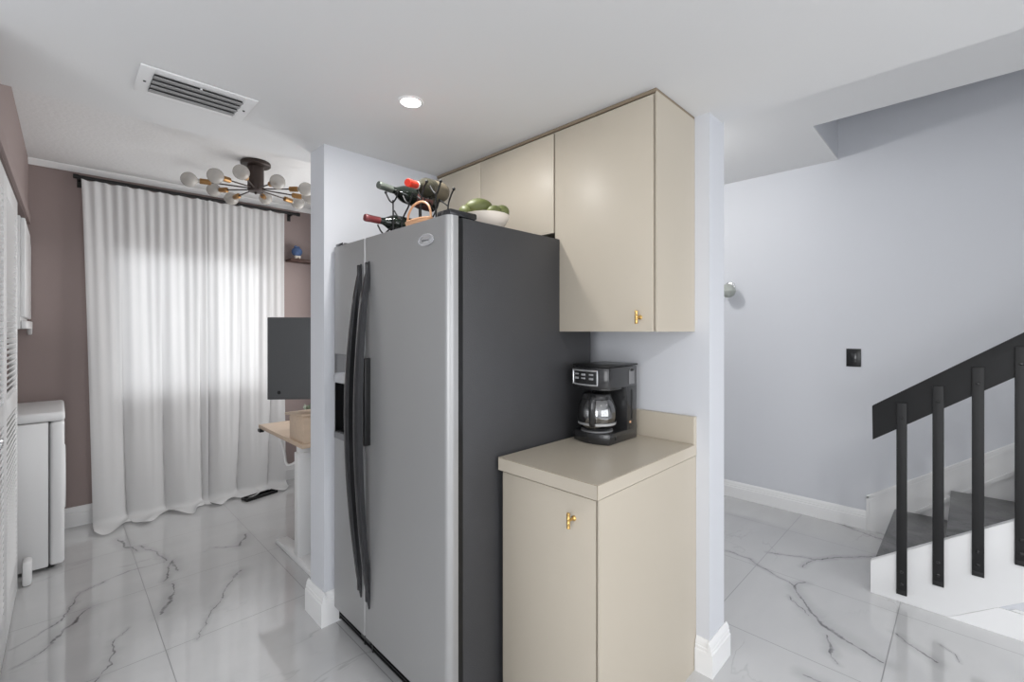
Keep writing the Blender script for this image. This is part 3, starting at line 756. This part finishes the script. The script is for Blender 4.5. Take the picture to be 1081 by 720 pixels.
# starburst lamp of the dining room
CX, CY = 0.963, 3.45
sp = thing('starburst_ceiling_lamp', 'dark bronze starburst ceiling lamp with brass sockets and frosted globe bulbs', 'ceiling lamp', (CX, CY, ZD))
build('canopy', MB().lathe([(0, -0.001), (0.088, -0.001), (0.092, -0.006), (0.092, -0.022), (0.086, -0.028), (0, -0.028)], seg=40), M['brown'], sp, local=True)
build('stem', MB().lathe([(0, -0.026), (0.050, -0.026), (0.050, -0.195), (0.044, -0.204), (0, -0.206)], seg=32).ball((0, 0, -0.212), 0.009, seg=12), M['brown'], sp, local=True)
BULBS = [(176, 0.375, 2.33), (-142, 0.36, 2.315), (-118, 0.36, 2.342), (120, 0.36, 2.368), (100, 0.36, 2.340), (64, 0.36, 2.380), (-86, 0.36, 2.318), (-50, 0.36, 2.335), (-20, 0.34, 2.325), (20, 0.34, 2.335)]
for az, R_, zb_ in BULBS:
    a = math.radians(az); u = Vector((math.cos(a), math.sin(a), 0)); s0 = Vector((0, 0, 2.345-ZD))+u*0.045; e = u*R_+Vector((0, 0, zb_-ZD))
    dr = (e-s0).normalized(); s1 = e-dr*0.115; s2 = e-dr*0.050
    ar = build('arm', MB().cyl(s0, s1, 0.0045, seg=10), M['brown'], sp, local=True)
    q = dr.to_track_quat('Z', 'Y').to_matrix().to_4x4(); X = Matrix.Translation(s1) @ q
    build('socket', MB().lathe([(0, -0.004), (0.009, -0.004), (0.0175, 0.002), (0.0175, 0.056), (0.0155, 0.060), (0, 0.060)], seg=20, M=X), M['brass_dark'], ar, local=True)
    Xb = Matrix.Translation(e) @ q
    pf = [(0, -0.058), (0.013, -0.058), (0.014, -0.046)]+[(0.046*math.sin(t), -0.046*math.cos(t)) for t in [PI*(0.14+0.86*k/14) for k in range(15)]]
    pf[-1] = (0, 0.046)
    build('bulb', MB().lathe(pf, seg=24, M=Xb), M['bulb'], ar, local=True)

# ================================================================== curtains
def curtain(label, xt0, xt1, xb0, xb1, nf, seed, flare):
    rnd = random.Random(seed); ph = [rnd.uniform(0, 6.28) for _ in range(8)]
    zt = 2.432; L1 = zt-0.055; Lt = L1+flare
    def fn(u, v):
        s = v*Lt
        uu = u+0.045*math.sin(PI*u)*math.sin(7*u+ph[0])
        dn = min(1, s/L1)
        x = (xt0+(xt1-xt0)*uu)*(1-dn**0.8)+(xb0+(xb1-xb0)*uu)*dn**0.8
        big = math.sin(2*PI*nf*uu+ph[1]+0.5*math.sin(3*dn+ph[5])); med = math.sin(2*PI*nf*1.9*uu+ph[2]+0.9*dn); fine = math.sin(2*PI*nf*3.7*uu+ph[3])
        A = 0.005+0.026*dn**0.9
        pw = dn**1.3; pil = abs(math.sin(PI*(nf-0.3)*uu+ph[1]+0.4*math.sin(2.2*dn+ph[5])))**0.55; yo = A*((0.80*big+0.22*med)*(1-pw)+pw*(1.25-2.1*pil))+0.006*(1-dn)*fine+0.010*dn*math.sin(2*PI*1.3*uu+ph[4])
        y = 4.372-0.050*dn+yo
        x += 0.012*dn*math.cos(2*PI*nf*uu+ph[1])*math.sin(PI*u)
        if s <= L1:
            z = zt-s
            if v < 0.02: z += 0.006*math.sin(2*PI*nf*1.9*uu+ph[2])
        else:
            k = (s-L1)/flare
            a = min(1, k*2.0)*PI/2
            z = 0.055-0.049*math.sin(a)*(1) + 0.004*k
            y -= 0.050*(1-math.cos(a))+max(0, k-0.35)*flare*(0.75+0.35*math.sin(2*PI*nf*0.9*uu+ph[6]))
            x += 0.03*k*math.sin(2*PI*nf*0.6*uu+ph[7])*math.sin(PI*u)
            z += 0.010*k*(1+math.sin(2*PI*nf*1.4*uu+ph[3]+5*k)) + 0.0015
        y = min(y, YF-0.028 if z < 0.16 else YF-0.006)
        return (x, y, z)
    o = build('curtain', MB().grid(fn, 220, 130), M['curtain'], None, smooth=80, off=(xt0, 4.34, 0))
    o['label'] = label; o['category'] = 'curtain'; o['group'] = 'white curtains over the dining room window'; return o
curtain('wider left white curtain hanging from the black rod to the floor', 0.117, 0.8585, 0.175, 0.8585, 3.3, 3, 0.24)
curtain('narrower right white curtain hanging from the black rod to the floor', 0.8605, 1.455, 0.8605, 1.44, 2.8, 11, 0.20)
rd_ = thing('curtain_rod', 'thin black curtain rod across the mauve wall', 'curtain rod', (0.8, 4.375, 2.45))
build('rod', MB().cyl((0.105, 4.372, 2.446), (1.56, 4.372, 2.446), 0.0125, seg=14), M['matteblack'], rd_)
for x in (0.112, 1.515, 0.855):
    build('bracket', MB().box(x-0.008, x+0.008, 4.37, YF-0.001, 2.426, 2.44, bev=0.002).box(x-0.014, x+0.014, YF-0.006, YF-0.001, 2.385, 2.460, bev=0.002), M['matteblack'], rd_)
for x, s_ in ((0.105, -1), (1.56, 1)):
    build('finial', MB().cyl((x, 4.372, 2.446), (x+s_*0.028, 4.372, 2.446), 0.016, seg=16), M['matteblack'], rd_)
# black thing on the floor under the curtain hem
fl = thing('floor_tray', 'flat black slatted tray on the floor under the right curtain hem', 'tray', (1.19, 4.18, 0))
tr = MB(); X = Matrix.Translation((1.185, 4.155, 0)) @ Matrix.Rotation(0.25, 4, 'Z')
tr.box(-0.13, 0.13, -0.055, -0.043, 0.001, 0.022, bev=0.003, M=X).box(-0.13, 0.13, 0.02, 0.032, 0.001, 0.022, bev=0.003, M=X)
tr.box(-0.13, -0.118, -0.055, 0.03, 0.001, 0.02, bev=0.003, M=X).box(0.118, 0.13, -0.055, 0.03, 0.001, 0.02, bev=0.003, M=X).box(-0.12, 0.12, -0.05, 0.025, 0.001, 0.008, M=X)
build('tray', tr, M['black'], fl)

# ================================================================== desk corner
dk = thing('standing_desk', 'standing desk with light wood top and white T shaped legs', 'desk', (1.35, 2.95, 0))
build('desktop', MB().box(0.972, 1.80, 2.640, 3.420, 0.708, 0.733, bev=0.003), M['wood'], dk)
for x in (1.035, 1.70):
    lg = build('leg', MB().box(x-0.040, x+0.040, 2.765, 2.825, 0.045, 0.655, bev=0.004).box(x-0.031, x+0.031, 2.772, 2.818, 0.60, 0.70, bev=0.003), M['white'], dk)
    build('foot', MB().prism([(2.50, 0.0), (2.50, 0.018), (2.70, 0.048), (2.90, 0.048), (3.165, 0.022), (3.165, 0.0)], 'x', x-0.038, x+0.038, bev=0.005), M['white'], lg)
build('crossbeam', MB().box(1.05, 1.70, 2.775, 2.815, 0.650, 0.705, bev=0.003), M['white'], dk)
build('motor_box', MB().box(1.08, 1.17, 2.70, 2.78, 0.63, 0.705, bev=0.006), M['black'], dk)
build('edge_clip', MB().box(0.962, 0.99, 3.36, 3.41, 0.688, 0.708, bev=0.003), M['black'], dk)
# white cable looped under the desk
cbp = smooth_path([(1.02, 3.15, 0.705), (1.03, 3.10, 0.60), (1.02, 3.02, 0.535), (1.05, 2.97, 0.55), (1.06, 2.95, 0.60), (1.10, 2.96, 0.70)])
build('cable', MB().tube(cbp, 0.008, 8), M['white'], dk)
# wooden riser on the desk
rs = thing('desk_riser', 'light wooden riser box standing on the desk', 'riser', (1.08, 2.72, 0.7335))
build('shell', MB().prism([(2.650, 0.7335), (2.662, 0.875), (2.668, 0.885), (2.880, 0.865), (2.868, 0.7335)], 'x', 0.985, 1.30, bev=0.003), M['wood'], rs)
build('lid', MB().prism([(2.655, 0.886), (2.655, 0.900), (2.925, 0.880), (2.925, 0.866)], 'x', 0.975, 1.31, bev=0.003), M['wood'], rs)
# monitor, turned towards the kitchen
mo = thing('monitor', 'dark grey flat monitor raised above the desk behind the pillar', 'monitor', (1.17, 2.79, 0.733))
X = Matrix.Translation((0.914, 3.046, 0)) @ Matrix.Rotation(-PI/4+0.06, 4, 'Z')
W_ = 0.66
build('panel', MB().box(0, W_, 0.0, 0.030, 0.949, 1.457, bev=0.004, M=X).box(0.15, W_-0.15, 0.03, 0.055, 1.05, 1.36, bev=0.01, M=X), M['screen'], mo)
build('front_sheet', MB().box(0.006, W_-0.006, -0.0015, 0.001, 0.961, 1.451, M=X), M['screen'], mo)
build('logo', MB().cyl(X @ Vector((0.072, -0.003, 0.993)), X @ Vector((0.072, 0.0, 0.993)), 0.011, seg=20), M['black'], mo)
build('stand', MB().box(0.36, 0.42, 0.05, 0.075, 0.90, 1.16, bev=0.004, M=X).box(0.33, 0.45, 0.0, 0.10, 0.9005, 0.912, bev=0.003, M=X), M['black'], mo)
# small plant on the desk behind the riser
pl = thing('potted_plant', 'small grey green leafy plant on the desk below the monitor', 'plant', (1.18, 3.07, 0.733))
build('pot', MB().lathe([(0, 0.7335), (0.035, 0.7335), (0.048, 0.80), (0.044, 0.80), (0.034, 0.79), (0, 0.785)], c=(1.18, 3.07, 0), seg=28), M['matteblack'], pl)
lf = MB(); rnd = random.Random(5)
for k in range(46):
    a = rnd.uniform(0, 2*PI); el = rnd.uniform(0.75, 1.4); ln = rnd.uniform(0.08, 0.15)
    d0 = Vector((math.cos(a)*math.cos(el), math.sin(a)*math.cos(el), math.sin(el))); b0 = Vector((1.18, 3.07, 0.79))
    sd = d0.cross(Vector((0, 0, 1))).normalized(); w_ = rnd.uniform(0.008, 0.014); t = bmesh.new(); vs = []
    for j in range(6):
        u = j/5; c = b0+d0*ln*u+Vector((0, 0, -0.035*u*u)); hw = w_*math.sin(PI*(0.08+0.9*u))
        vs.append((t.verts.new(c-sd*hw), t.verts.new(c+Vector((0, 0, -0.002))), t.verts.new(c+sd*hw)))
    for p, q in zip(vs, vs[1:]): t.faces.new((p[0], p[1], q[1], q[0])); t.faces.new((p[1], p[2], q[2], q[1]))
    lf._add(t)
build('foliage', lf, M['leaf'], pl)
# shelf and ornament on the far wall
tag(build('wall_shelf', MB().box(1.487, XB-0.002, 4.30, YF-0.001, 2.005, 2.028, bev=0.002), M['darkwood'], None), 'dark wooden shelf on the mauve wall right of the curtain', 'shelf')
og = thing('ornament', 'small round blue ornament on pale feet on the wall shelf', 'ornament', (1.56, 4.36, 2.0285))
t = bmesh.new(); bmesh.ops.create_icosphere(t, subdivisions=4, radius=1)
for v in t.verts:
    k = 1+0.06*math.sin(9*v.co.x+2)*math.sin(8*v.co.z)*math.cos(7*v.co.y); v.co = Vector((1.56+v.co.x*0.046*k, 4.36+v.co.y*0.036*k, 2.098+v.co.z*0.043*k))
m = MB(); m._add(t); m.ball((1.545, 4.35, 2.140), 0.014).ball((1.577, 4.37, 2.138), 0.014)
build('body', m, M['blue_orn'], og)
build('feet', MB().ball((1.545, 4.335, 2.042), 0.011, 0.013, 0.0133).ball((1.575, 4.345, 2.042), 0.011, 0.013, 0.0133).box(1.535, 1.585, 4.33, 4.36, 2.046, 2.06, bev=0.004), M['bowl'], og)

# ================================================================== closet
ws = thing('washing_machine', 'white washing machine sticking out of the closet at the far wall', 'washing machine', (-0.29, 4.03, 0))
build('cabinet', MB().box(-0.60, -0.036, 3.722, 4.352, 0.02, 0.848, bev=0.006), M['white'], ws)
build('front_panel', MB().box(-0.033, 0.030, 3.722, 4.352, 0.02, 0.848, bev=0.018, seg=4), M['white'], ws)
build('top_lid', MB().box(-0.60, 0.032, 3.716, 4.358, 0.851, 0.905, bev=0.016, seg=4), M['white'], ws)
build('door', MB().lathe([(0, 0), (0.12, 0), (0.15, 0.006), (0.19, 0.006), (0.20, 0), (0.20, -0.004)], c=(0.0305, 4.03, 0.46), axis='x', seg=48), M['white'], ws)
build('seam', MB().box(-0.036, -0.033, 3.7245, 4.34, 0.03, 0.845), M['greyp'], ws)
for x in (-0.55, -0.03):
    for y in (3.78, 4.30): build('foot', MB().lathe([(0, 0), (0.02, 0), (0.02, 0.021), (0, 0.021)], c=(x, y, 0), seg=14), M['black'], ws)
cb = thing('closet_cabinet', 'white cabinet hung in the closet above the washing machine', 'cabinet', (-0.3, 4.02, 1.37))
build('body', MB().prism([(3.62, 1.385), (3.62, 2.00), (4.30, 2.00), (YF-0.012, 1.93), (YF-0.012, 1.44), (4.30, 1.385)], 'x', -0.50, -0.142, bev=0.004), M['white'], cb)
build('door', MB().prism([(3.63, 1.45), (3.63, 1.99), (4.29, 1.99), (YF-0.016, 1.925), (YF-0.016, 1.45)], 'x', -0.141, -0.124, bev=0.003), M['white'], cb)
build('bottom_rail', MB().prism([(3.63, 1.385), (3.63, 1.43), (YF-0.014, 1.435), (YF-0.014, 1.40), (4.36, 1.345), (4.30, 1.385)], 'x', -0.140, -0.117, bev=0.006), M['white'], cb)

# ================================================================== stairs
stc = thing('staircase', 'staircase with white stringer and dark grey marble treads', 'staircase', (3.5, 0.3, 0))
NS = 9; RUN, RISE, YN = 0.268, 0.190, 0.338
for k in range(NS):
    yn = YN-k*RUN; z = RISE*(k+1)
    tr_ = build('tread', MB().box(3.062, XH-0.026, yn-RUN-0.01, yn, z-0.022, z, bev=0.002), M['marbledark'], stc)
    build('riser', MB().box(3.062, XH-0.026, yn-0.030, yn-0.014, z-RISE, z-0.023), M['trim'], stc)
sx = 3.022
yt = lambda y: 0.166+0.708*(0.358-y)
yb_ = lambda y: max(0.0, 0.71*(0.065-y))
build('stringer', MB().prism([(0.358, 0), (0.358, yt(0.358)), (-2.3, yt(-2.3)), (-2.3, yb_(-2.3)), (0.065, 0.0)], 'x', sx, sx+0.038, bev=0.002), M['trim'], stc)
build('under_panel', MB().prism([(0.08, 0), (0.08, 0.01), (-2.3, 1.70), (-2.3, 0)], 'x', sx+0.008, sx+0.036), M['blue'], stc)
sk = MB().prism([(0.0645, 0), (-0.102, 0.118), (-2.3, 0.118), (-2.3, 0)], 'x', sx-0.001, sx+0.007)
sk.prism([(-0.14, 0.120), (-0.155, 0.131), (-2.3, 0.131), (-2.3, 0.120)], 'x', sx+0.002, sx+0.007)
build('baseboard', sk, M['trim'], stc)
# railing
rl = thing('stair_railing', 'black stair railing with flat bolted bars', 'railing', (3.03, 0.3, 0.05))
zr = lambda y: 0.981+0.728*(0.351-y)
build('handrail', MB().prism([(0.351, zr(0.351)), (-2.3, zr(-2.3)), (-2.3, zr(-2.3)-0.185), (0.349, 0.803)], 'x', 3.021, 3.062, bev=0.003), M['matteblack'], rl)
k = 0
while 0.232-0.1345*k > -2.2:
    y = 0.232-0.1345*k; up = 0.728*0.1345*k
    z0, z1 = 0.043+up, 1.010+up
    ba = build('baluster', MB().box(3.0085, 3.0205, y-0.0205, y+0.0205, z0, z1, bev=0.0025).box(3.0065, 3.010, y-0.0205, y+0.0205, z0, z0+0.022, bev=0.001), M['matteblack'], rl)
    for z in (z0+0.052, z0+0.115, z1-0.075):
        build('bolt', MB().lathe([(0, -0.0045), (0.0045, -0.004), (0.0075, -0.0005), (0.0075, 0.0), (0, 0)], c=(3.0085, y, z), axis='x', seg=14), M['bolt'], ba)
    k += 1

# ================================================================== hall wall
sw = thing('wall_switch', 'black wall switch plate on the stair wall', 'switch', (XH, 0.562, 1.184))
build('plate', MB().box(XH-0.006, XH-0.0005, 0.520, 0.604, 1.121, 1.247, bev=0.002), M['black'], sw)
build('rocker', MB().box(XH-0.010, XH-0.006, 0.545, 0.579, 1.150, 1.218, bev=0.002), M['gloss'], sw)
M['shade'] = mat('grey green glass shade', (176, 180, 174), 0.5, alpha=0.9)
sn = thing('wall_sconce', 'small grey glass wall lamp on the hall wall beside the partition', 'wall lamp', (XH, 1.375, 1.70))
build('backplate', MB().lathe([(0, -0.0005), (0.040, -0.0005), (0.040, -0.010), (0.030, -0.016), (0, -0.016)], c=(XH, 1.39, 1.74), axis='x', seg=28), M['silver'], sn)
build('arm', MB().tube([(XH-0.012, 1.39, 1.745), (XH-0.07, 1.385, 1.750), (XH-0.10, 1.372, 1.742)], 0.006, 10), M['silver'], sn)
build('shade', MB().lathe([(0.012, 0.030), (0.030, 0.022), (0.052, -0.010), (0.058, -0.030), (0.046, -0.062), (0.020, -0.080), (0, -0.084)], c=(XH-0.10, 1.372, 1.725), seg=32), M['shade'], sn)
